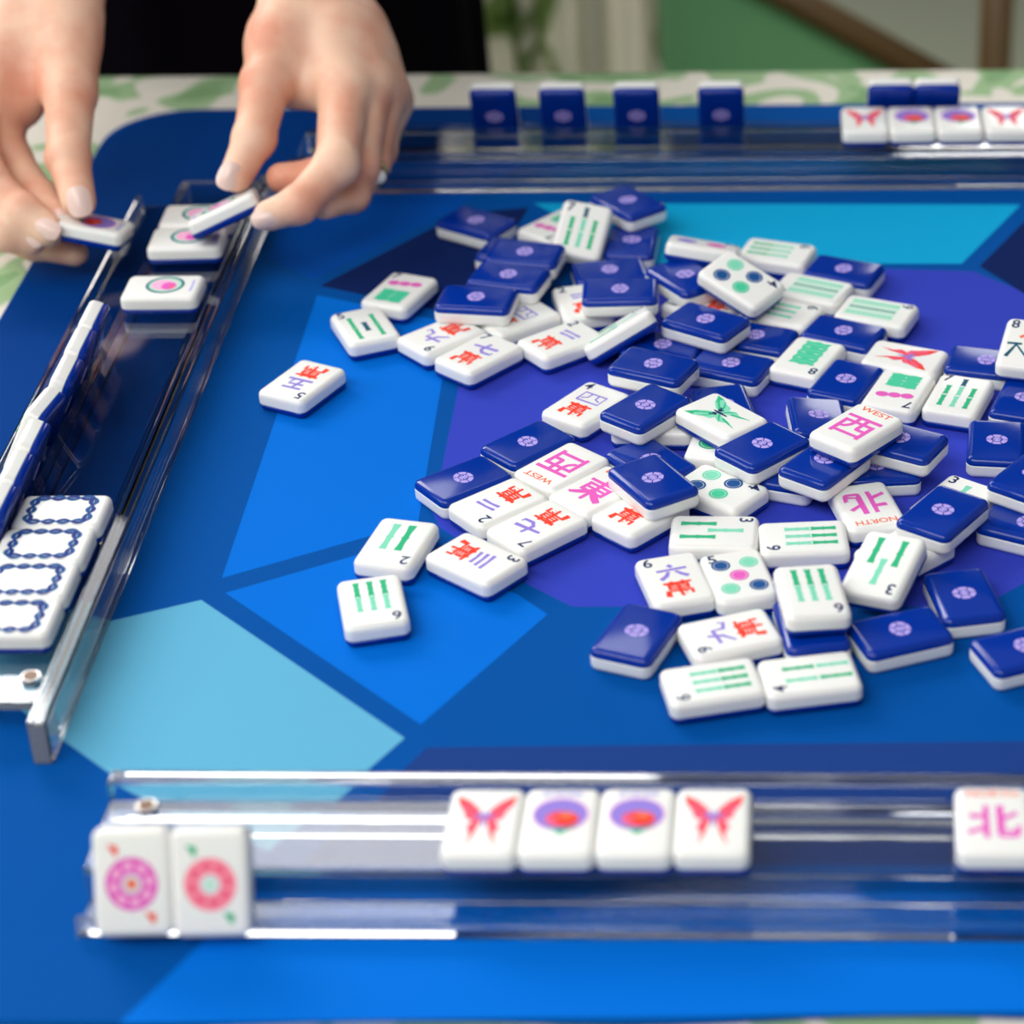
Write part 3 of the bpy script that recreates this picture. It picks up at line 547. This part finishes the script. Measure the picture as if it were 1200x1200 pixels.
# ------------------------------------------------------------------ racks
def cut_ends(o, length, x0, x1):
    o.data.materials.append(M['acrylic_cut'])
    for p in o.data.polygons:
        if abs(p.normal.x) > .9 and (abs(p.center.x - x0 * S) < 2e-4 or abs(p.center.x - x1 * S) < 2e-4): p.material_index = 1
def rack(label, origin, ang, length, pusher_gap, pusher_ext, hinge_end, ow=49.5, lw=31.5):
    """local frame: x along the rack, y from the table centre (0) towards its player; ledge top 13 mm"""
    r = empty('tile_rack'); r.location = (origin[0] * S, origin[1] * S, 0); r.rotation_euler = (0, 0, math.radians(ang)); tag(r, label, 'tile rack', 'clear acrylic racks around the mat')
    prof = [(0, 0.1), (3, 0.1), (3, 10), (lw - 3, 10), (lw - 3, 0.1), (ow, 0.1), (ow, 6), (ow - 2.5, 6), (ow - 2.5, 1.2), (lw, 1.2), (lw, 13), (0, 13)]
    bm = bmesh.new(); n = len(prof)
    a = [bm.verts.new((0, y * S, z * S)) for y, z in prof]; b = [bm.verts.new((length * S, y * S, z * S)) for y, z in prof]
    for i in range(n): bm.faces.new((a[i], a[(i + 1) % n], b[(i + 1) % n], b[i]))
    bm.faces.new(a[::-1]); bm.faces.new(b); bmesh.ops.recalc_face_normals(bm, faces=bm.faces[:]); bm_bevel(bm, .5 * S, 2)
    cut_ends(bm_obj('rack_body', bm, M['acrylic'], r), length, 0, length)
    bm = bmesh.new(); y1 = -pusher_gap
    x0, x1 = (-pusher_ext, length) if hinge_end == 0 else (0, length + pusher_ext)
    bm_box(bm, x0 * S, x1 * S, (y1 - 6.5) * S, y1 * S, .1 * S, 16 * S); bm_bevel(bm, 1.1 * S, 3)
    cut_ends(bm_obj('pusher', bm, M['acrylic'], r), length, x0, x1)
    hx = 12 if hinge_end == 0 else length - 12
    bm = bmesh.new(); bmesh.ops.create_cone(bm, cap_ends=True, segments=28, radius1=3.4 * S, radius2=3.0 * S, depth=1.8 * S, matrix=Matrix.Translation((hx * S, 4.6 * S, 13.95 * S)))
    sc = bm_obj('screw', bm, M['steel'], r, smooth=False)
    bm = bmesh.new(); bmesh.ops.create_cone(bm, cap_ends=True, segments=28, radius1=2.4 * S, radius2=2.4 * S, depth=.3 * S, matrix=Matrix.Translation((hx * S, 4.6 * S, 14.95 * S)))
    bm_obj('screw_recess', bm, M['rust'], sc)
    return r
# left rack: x runs away from the viewer, y points left
rack('clear acrylic rack at left, under the two hands', (-227.8, 616.5), 90, 398, .6, 15, 0, 56, 34.5)
# near rack: x runs to the left, y points to the viewer
rack('clear acrylic rack along the near edge of the mat', (230, 559.5), 178.9, 424, 4.5, 2, 1, 45.5)
# far rack: x runs right, y points away
rack('clear acrylic rack along the far edge of the mat', (-215, 1041.5), 0, 420, 8, 2, 0, 53)
def frame_to_quat(X, Y, Z): return Matrix((X, Y, Z)).transposed().to_quaternion()
def flat_tile(label, des, x, y, z, rot, group):
    tile(label, des, (x, y, z + TT / 2), Quaternion((0, 0, 1), math.radians(rot)), group)
def standing(label, des, edge, out, along_pos, lean, group, foot=1.2, yaw=0, ledge=13.0, dx=0):
    """face towards `out`, back leaning on the ledge edge"""
    o = Vector((out[0], out[1], 0)); o.normalize(); a = math.radians(lean)
    up = Vector((0, 0, 1)) * math.cos(a) - o * math.sin(a); n = o * math.cos(a) + Vector((0, 0, 1)) * math.sin(a)
    v0 = (ledge - foot) * math.tan(a) + .3 + dx
    base = Vector((edge[0], edge[1], 0)) + o * v0 + Vector((0, 0, foot))
    c = base + up * (TL / 2) + n * (TT / 2); x = up.cross(n)
    q = frame_to_quat(x, up, n)
    if yaw: q = Quaternion((0, 0, 1), math.radians(yaw)) @ q
    tile(label, des, tuple(c), q, group)
# left rack, exposed tiles (glyph tops point to the table centre)
G1 = 'exposed tiles on the ledge of the left rack'
for i, (y, x) in enumerate(((717.7, -243.4), (695.9, -244.2), (674.1, -244.5), (652.3, -244.7))):
    flat_tile('white tile with a blue rope frame, %s of the four on the left rack' % ('farthest', 'second farthest', 'third farthest', 'nearest')[i], 'soap', x, y, 13.0, -90, G1)
flat_tile('white tile with a pink and green ring, lying singly on the left rack', 'heart', -244.4, 891.0, 13.0, -90, G1)
flat_tile('white tile with a pink and green ring, directly below the held tilted tile', 'heart', -243.8, 937.5, 13.0, -88, G1)
flat_tile('white tile with a pink and green ring, farthest one on the left rack', 'heart', -243.6, 960.4, 13.0, -89, G1)
G2 = 'tiles standing in the left rack'
st = ((848, 14, 0, 0, 'bam2', 'standing tile in the left rack, farthest of the white-edged line'), (826, 14, 0, 0, 'bam6', 'standing tile in the left rack, second from the far end of the line'),
      (803.6, 17, 0, .6, 'dot7', 'standing tile in the left rack, third from the far end, just beyond the askew one'), (779.5, 20, -9, 3.2, 'dot4', 'standing tile in the left rack turned askew from the line'),
      (754, 14, 0, 0, 'bam3', 'standing tile in the left rack, first on the viewer side of the askew one'), (731.8, 14, 0, 0, 'bam8', 'standing tile in the left rack, beside the farthest rope-framed tile'),
      (709.8, 14, 0, 0, 'crak5', 'standing tile in the left rack at the picture edge, nearest the viewer'))
for y, ln, yw, dx, des, lab in st: standing(lab, des, (-262.6, y), (-1, 0), y, ln + 8, G2, yaw=yw, dx=dx)
# near rack
G3 = 'exposed tiles on the ledge of the near rack'
for i, (x, des, lab) in enumerate(((-81.6, 'bflyr', 'white tile with a red butterfly, left end of four on the near rack'), (-59.9, 'joker', 'white tile with a purple disc, next to the left butterfly on the near rack'),
        (-38.1, 'joker', 'white tile with a purple disc, next to the right butterfly on the near rack'), (-16.3, 'bflyr', 'white tile with a red butterfly, right end of four on the near rack'), (63.5, 'north', 'white tile with a pink character and red NORTH lettering on the near rack'))):
    flat_tile(lab, des, x, 545.6 - x * .008, 13.0, -1.1 if i < 4 else -2, G3)
G4 = 'tiles standing in the near rack'
for x, des, lab in ((-177.2, 'donutp', 'leaning white tile with a magenta flower ring, left end of the near rack'), (-155.4, 'donutc', 'leaning white tile with a coral flower ring, second on the near rack')):
    standing(lab, des, (x, 529.6 - (x + 165) * .018), (0.02, -1), x, 26, G4)
# far rack
G5 = 'exposed tiles on the ledge of the far rack'
for i, (x, des, lab) in enumerate(((46.4, 'bflyr', 'white tile with a red mark, leftmost of those lying on the far rack'), (68.2, 'joker', 'white tile with a purple disc on the far rack, the left of two'), (90.0, 'joker', 'white tile with a purple disc on the far rack, the right of two'), (112.2, 'bflyr', 'white tile with a red mark, rightmost of those lying on the far rack'))):
    flat_tile(lab, des, x, 1060.0, 13.0, 0, G5)
G6 = 'tiles standing in the far rack'
for i, x in enumerate((-127.6, -95.2, -60.4, -20.6, 59.2, 81.0)):
    lab = 'blue-backed tile standing in the far rack, ' + ('leftmost of all', 'second from the left', 'third from the left', 'fourth from the left', 'left one of the touching pair', 'right one of the touching pair')[i]
    standing(lab, ('bam2', 'dot5', 'crak3', 'bam6', 'crak9', 'dot4')[i], (x, 1074.3), (0, 1), x, 23, G6, foot=1.3, dx=6.5 if i < 4 else 8)

# ------------------------------------------------------------------ person: two bare forearms and hands, dark dress
HANDS = {"R": {"palm": [[[-201.6, 1066.0, 102.4, 19.5], [-197.8, 1040.5, 93.5, 18.5]], [[-198.6, 1040.5, 93.5, 16], [-189.5, 1010.5, 75.2, 14.5]], [[-192.1, 1044.9, 89.2, 15], [-176.3, 1020.0, 71.5, 12.5]], [[-188.4, 1014.4, 81.5, 13], [-180.2, 987.9, 65.2, 11]], [[-183.1, 1020.1, 79.3, 13], [-172.3, 1000.8, 63.2, 11.5]], [[-180.7, 1027.7, 76.5, 12], [-167.7, 1009.9, 57.1, 10.5]], [[-180.6, 1033.4, 74.3, 11], [-166.1, 1017.9, 49.1, 9]], [[-203.9, 1030.9, 93.1, 16], [-208.8, 1005.8, 79.1, 13.5]], [[-208.7, 1006.8, 80.6, 12], [-203.3, 997.1, 64.9, 8.5]], [[-203.3, 998.1, 66.5, 8], [-184.2, 991.3, 63.1, 9]], [[-192.6, 1095.6, 112.4, 19], [-201.6, 1066.0, 102.4, 19]]], "fingers": [[[-209.1, 1009.7, 81.5, 14], [-213.0, 984.0, 70.2, 10.5], [-215.0, 959.1, 56.5, 8.6], [-221.2, 944.4, 45.9, 7.0]], [[-180.2, 987.9, 65.2, 11], [-178.9, 945.7, 50.0, 9], [-193.3, 928.7, 39.6, 7.6], [-205.4, 926.5, 36.0, 6.6]], [[-172.3, 1000.4, 62.6, 10.5], [-173.3, 963.8, 41.3, 8.6], [-189.3, 954.2, 40.9, 7.4], [-203.7, 950.2, 42.0, 6.6]], [[-167.7, 1009.6, 56.5, 10], [-170.4, 977.7, 37.2, 8.2], [-175.9, 955.7, 31.9, 7.2], [-185.4, 942.5, 33.3, 6.4]], [[-166.1, 1017.7, 48.8, 9], [-169.6, 997.2, 34.4, 7.4], [-174.4, 979.2, 28.2, 6.6], [-180.6, 964.9, 27.8, 5.8]]], "arm": [[-197.8, 1040.5, 93.5, 18.5], [-203.5, 1097.7, 115.8, 20.5], [-211.5, 1200.5, 158.9, 29]]}, "L": {"palm": [[[-321.6, 1071.1, 101.6, 19.5], [-316.0, 1045.7, 92.7, 18.5]], [[-311.4, 1041.8, 92.1, 18], [-308.1, 1018.4, 77.1, 15]], [[-325.1, 1049.5, 89.4, 18], [-330.5, 1014.6, 70.9, 15]], [[-322.2, 1034.0, 83.2, 17], [-334.9, 990.8, 62.7, 12]], [[-330.4, 1033.9, 79.3, 15], [-342.3, 977.6, 56.4, 11.5]], [[-334.2, 1032.0, 76.1, 14], [-345.5, 963.5, 48.8, 10.5]], [[-305.4, 1028.1, 85.2, 13], [-302.0, 996.4, 68.0, 11]], [[-317.4, 1016.5, 73.9, 13], [-323.9, 995.4, 58.7, 11]]], "fingers": [[[-304.5, 1018.5, 80.9, 14], [-298.1, 988.2, 66.1, 11], [-294.2, 957.7, 48.9, 8.8], [-286.9, 937.9, 37.7, 7.2]], [[-335.5, 992.1, 61.0, 11], [-326.4, 980.4, 38.1, 9], [-309.8, 959.0, 30.0, 7.6], [-298.9, 947.0, 25.9, 6.5]], [[-341.6, 975.1, 56.3, 11], [-327.2, 949.4, 41.1, 9], [-310.8, 936.3, 33.2, 8], [-299.8, 931.6, 27.5, 7]], [[-344.9, 961.2, 48.9, 10], [-331.4, 939.7, 35.0, 8.6], [-318.0, 932.2, 26.6, 7.6], [-308.2, 933.2, 22.5, 6.6]], [[-350.5, 965.3, 40.2, 9], [-334.6, 954.0, 18.2, 7.4], [-312.2, 948.7, 13.3, 6.6], [-293.6, 942.9, 11.5, 5.6]]], "arm": [[-316.0, 1045.7, 92.7, 18.5], [-326.6, 1105.9, 114.2, 20.5], [-339.5, 1209.0, 157.8, 29]]}, "nails": [[[-222.8, 937.72, 48.86], [-0.42, -0.48, -0.77], [0.23, -0.88, 0.42], 4.6, 6.2], [[-206.6, 920.32, 37.37], [-0.96, -0.15, -0.24], [0.05, -0.93, 0.38], 4.2, 5.2], [[-284.54, 931.3, 40.72], [0.19, -0.51, -0.84], [0.24, -0.8, 0.55], 5.2, 6.6], [[-295.54, 941.08, 28.57], [0.62, -0.41, -0.67], [0.12, -0.79, 0.6], 3.6, 5], [[-297.81, 925.69, 31.04], [0.89, -0.24, -0.39], [0.01, -0.84, 0.54], 4.2, 5.4], [[-305.88, 927.88, 26.19], [0.93, -0.2, -0.32], [0.0, -0.85, 0.53], 4, 5]], "gem": [-165.2, 965.2, 35.9], "ringc": [-170.9, 972.1, 35.7], "ringax": [-5.501, -22.028, -5.276]}
def sdf_hand(h, res=1.15, k_palm=6.5, k_fin=1.3, k_chain=3.0):
    allp = [p for seg in h['palm'] for p in seg] + [p for f in h['fingers'] for p in f] + list(h['arm'])[:2]
    lo = np.min([np.array(p[:3]) - p[3] - 4 for p in allp], 0); hi = np.max([np.array(p[:3]) + p[3] + 4 for p in allp], 0)
    dims = np.ceil((hi - lo) / res).astype(int) + 1
    X = lo[0] + res * np.arange(dims[0])[:, None, None]; Y = lo[1] + res * np.arange(dims[1])[None, :, None]; Z = lo[2] + res * np.arange(dims[2])[None, None, :]
    def cap(a, b, D=None):
        a, ra = np.array(a[:3]), a[3]; b, rb = np.array(b[:3]), b[3]; d = b - a; L2 = d @ d
        px, py, pz = X - a[0], Y - a[1], Z - a[2]
        t = np.clip((px * d[0] + py * d[1] + pz * d[2]) / L2, 0, 1)
        return (np.sqrt((px - t * d[0]) ** 2 + (py - t * d[1]) ** 2 + (pz - t * d[2]) ** 2) - (ra + (rb - ra) * t)).astype(np.float32)
    def smin(a, b, k):
        hh = np.clip(.5 + .5 * (b - a) / k, 0, 1); return b + (a - b) * hh - k * hh * (1 - hh)
    P = None
    for a, b in list(h['palm']) + [h['arm'][:2]]:
        c = cap(a, b); P = c if P is None else smin(P, c, 8.0)
    out = P
    for f in h['fingers']:
        F = None
        for i in range(len(f) - 1):
            c = cap(f[i], f[i + 1]); F = c if F is None else smin(F, c, k_chain)
        # slight knuckle swelling
        for j in f[1:-1]:
            c = (np.sqrt((X - j[0]) ** 2 + (Y - j[1]) ** 2 + (Z - j[2]) ** 2) - j[3] * 1.02).astype(np.float32); F = smin(F, c, 2.5)
        G = smin(P, F, k_palm); out = smin(out, G, k_fin)
    return out, lo, res
def surface_nets(D, lo, res):
    ins = D < 0
    nx, ny, nz = D.shape
    c = [ins[i:nx - 1 + i, j:ny - 1 + j, k:nz - 1 + k] for i in (0, 1) for j in (0, 1) for k in (0, 1)]
    s = sum(x.astype(np.int8) for x in c); act = (s > 0) & (s < 8)
    idx = -np.ones(act.shape, int); ijk = np.argwhere(act); idx[act] = np.arange(len(ijk))
    acc = np.zeros((len(ijk), 3)); cnt = np.zeros(len(ijk))
    corners = [np.array((i, j, k)) for i in (0, 1) for j in (0, 1) for k in (0, 1)]
    for a in range(8):
        for b in range(a + 1, 8):
            if np.abs(corners[a] - corners[b]).sum() != 1: continue
            va = D[tuple((ijk + corners[a]).T)]; vb = D[tuple((ijk + corners[b]).T)]
            m = (va < 0) != (vb < 0); t = va[m] / (va[m] - vb[m])
            acc[m] += corners[a] + t[:, None] * (corners[b] - corners[a]); cnt[m] += 1
    V = (ijk + acc / cnt[:, None]) * res + lo
    faces = []
    for ax in range(3):
        o1, o2 = [(1, 2), (2, 0), (0, 1)][ax]
        A = np.take(ins, range(0, ins.shape[ax] - 1), ax); B = np.take(ins, range(1, ins.shape[ax]), ax)
        e = np.argwhere(A != B)
        ok = np.all([(e[:, o] > 0) & (e[:, o] < D.shape[o] - 1) for o in (o1, o2)], 0); e = e[ok]
        fl = A[tuple(e.T)]
        u = np.zeros(3, int); u[o1] = 1; w = np.zeros(3, int); w[o2] = 1
        q = np.stack([idx[tuple((e - u - w).T)], idx[tuple((e - w).T)], idx[tuple(e.T)], idx[tuple((e - u).T)]], 1)
        q[~fl] = q[~fl][:, ::-1]; faces.append(q)
    F = np.concatenate(faces); F = F[(F >= 0).all(1)]
    return V, F
def smooth_mesh(V, F, it=3):
    n = len(V); E = np.concatenate([F[:, [0, 1]], F[:, [1, 2]], F[:, [2, 3]], F[:, [3, 0]]]); E = np.concatenate([E, E[:, ::-1]])
    for _ in range(it):
        s = np.zeros((n, 3)); np.add.at(s, E[:, 0], V[E[:, 1]]); c = np.bincount(E[:, 0], minlength=n)[:, None]
        V = V + .5 * (s / np.maximum(c, 1) - V)
    return V
V, F = [], []; off = 0
for side in ('L', 'R'):
    D, lo, res = sdf_hand(HANDS[side]); v, f = surface_nets(D, lo, res); v = smooth_mesh(v, f, 2)
    V.append(v); F.append(f + off); off += len(v)
Vh = np.concatenate(V); Fh = np.concatenate(F)
person = mesh_obj('person', Vh * S, Fh.tolist(), M['skin'])
tag(person, 'person in a dark dress reaching over the left rack, holding a tile in each hand', 'person')
# nails lie on the fingertips
for c, t, b, w, l in HANDS['nails']:
    c, t, b = np.array(c), np.array(t), np.array(b); s = np.cross(t, b); Vn, Fn = [], []
    nr, ns = 5, 20
    for i in range(nr + 1):
        r = i / nr
        for k in range(ns):
            a = 2 * math.pi * k / ns; x, y = math.copysign(abs(math.cos(a)) ** .75, math.cos(a)) * r, math.copysign(abs(math.sin(a)) ** .75, math.sin(a)) * r
            Vn.append((c + s * x * w * .98 + t * y * l + b * (1.15 - 2.6 * x * x - .9 * y * y)) * S)
    for i in range(nr):
        for k in range(ns): Fn.append((i * ns + k, i * ns + (k + 1) % ns, (i + 1) * ns + (k + 1) % ns, (i + 1) * ns + k))
    o = mesh_obj('fingernail', Vn, Fn, M['nail'], parent=person)
g = HANDS['gem']; rc = HANDS['ringc']; ax = Vector(HANDS['ringax']).normalized()
q = Vector((0, 0, 1)).rotation_difference(ax)
bm = bmesh.new()
Vr, Fr = [], []
for i in range(28):
    for k in range(8):
        a, b2 = 2 * math.pi * i / 28, 2 * math.pi * k / 8
        Vr.append(tuple((q @ Vector(((8.6 + .9 * math.cos(b2)) * math.cos(a), (8.6 + .9 * math.cos(b2)) * math.sin(a), 1.1 * math.sin(b2))) + Vector(rc)) * S))
for i in range(28):
    for k in range(8): Fr.append((i * 8 + k, ((i + 1) % 28) * 8 + k, ((i + 1) % 28) * 8 + (k + 1) % 8, i * 8 + (k + 1) % 8))
bm.free()
ring = mesh_obj('ring', Vr, Fr, M['gold'], parent=person)
bm = bmesh.new(); bmesh.ops.create_icosphere(bm, subdivisions=2, radius=3.4 * S, matrix=Matrix.Translation(Vector(g) * S))
bm_obj('ring_stone', bm, M['gem'], ring)
# dress: skirt and bodice standing behind the table, sleeves out to the forearms
def dress():
    V, F = [], []; n = 120
    cx, cy = -.376, 1.39
    prof = [(-.70, .235, .16), (-.45, .22, .15), (-.2, .208, .145), (-.02, .205, .14), (.08, .19, .12), (.16, .175, .11), (.28, .19, .115), (.35, .17, .10), (.40, .07, .06)]
    for z, rx, ry in prof:
        for k in range(n):
            a = 2 * math.pi * k / n; w = (1 + (.035 * math.sin(a * 17 + z * 2) + .02 * math.sin(a * 31)) * min(1, max(0, (.25 - z) / .6)))
            V.append((cx + rx * w * math.cos(a), cy + ry * w * math.sin(a), z))
    for l in range(len(prof) - 1):
        for k in range(n): F.append((l * n + k, l * n + (k + 1) % n, (l + 1) * n + (k + 1) % n, (l + 1) * n + k))
    F.append(tuple(range(n))[::-1]); F.append(tuple((len(prof) - 1) * n + k for k in range(n)))
    return V, F
mesh_obj('dress', *dress(), M['dress'], parent=person)
for side, sh in (('L', (-.53, 1.35, .30)), ('R', (-.21, 1.35, .30))):
    a = np.array(HANDS[side]['arm'][1][:3]) * S; b = np.array(HANDS[side]['arm'][2][:3]) * S; sh = np.array(sh)
    el = b + (b - a) * .25
    va, fa = tube([a + (b - a) * .02, a + (b - a) * .5, el, (el + sh) / 2, sh], [.030, .036, .044, .055, .062], 20)
    mesh_obj('sleeve', va, fa, M['dress'], parent=person)

# ------------------------------------------------------------------ background beyond the table
_nt = M['curtain'].node_tree; _tr = _nt.nodes.new('ShaderNodeBsdfTranslucent'); _mx = _nt.nodes.new('ShaderNodeMixShader'); _mx.inputs[0].default_value = .6
_nt.links.new([l.from_socket for l in bsdf(M['curtain']).inputs['Base Color'].links][0], _tr.inputs['Color'])
_nt.links.new(bsdf(M['curtain']).outputs[0], _mx.inputs[1]); _nt.links.new(_tr.outputs[0], _mx.inputs[2]); _nt.links.new(_mx.outputs[0], _nt.nodes['Material Output'].inputs['Surface'])
def curtain():
    V, F = [], []; n = 90
    for j, z in enumerate((-.75, -.3, .2, .8)):
        for back in (0, 1):
            for i in range(n):
                u = i / (n - 1); x = -.31 + u * .238
                V.append((x, 1.72 + .014 * math.sin(u * 30) + .007 * math.sin(u * 61 + 1) + back * .006, z))
    for j in range(3):
        for i in range(n - 1):
            a = j * 2 * n + i; b = (j + 1) * 2 * n + i
            F.append((a, a + 1, b + 1, b)); F.append((b + n, b + n + 1, a + n + 1, a + n))
    return mesh_obj('curtain', V, F, M['curtain'])
tag(curtain(), 'gathered cream and green leaf-print curtain behind the dark dress', 'curtain')
ch = empty('armchair', (.05, 1.62, -.75)); tag(ch, 'green upholstered wooden armchair beyond the table', 'armchair')
def prism(pts, y0, y1):
    bm = bmesh.new(); a = [bm.verts.new((x, y0, z)) for x, z in pts]; b = [bm.verts.new((x, y1, z)) for x, z in pts]; n = len(pts)
    bm.faces.new(a); bm.faces.new(b[::-1])
    for i in range(n): bm.faces.new((a[(i + 1) % n], a[i], b[i], b[(i + 1) % n]))
    bmesh.ops.recalc_face_normals(bm, faces=bm.faces[:]); return bm
bm = prism([(-.121, .75), (-.121, .22), (.085, .22), (.085, .56), (-.10, .668)], -.02, .02); bm_bevel(bm, .008, 2)
bm_obj('side_panel', bm, M['chair_green'], ch)
v, f = tube([(-.14, -.03, .703), (.0, -.03, .622), (.098, -.03, .565)], [.0105, .0105, .0105], 12); mesh_obj('arm_rail', v, f, M['wood'], parent=ch)
for x, y, h, r in ((.108, -.03, .86, .0115), (-.105, .04, .66, .012), (.16, .5, .6, .012), (-.09, .5, .6, .012)):
    v, f = tube([(x, y, 0), (x, y, h)], [r, r], 12); mesh_obj('leg', v, f, M['wood'], parent=ch)
bm = bmesh.new(); bm_box(bm, -.12, .10, .06, .49, .30, .40); bm_bevel(bm, .02, 3); bm_obj('seat_cushion', bm, M['chair_green'], ch, smooth=True)
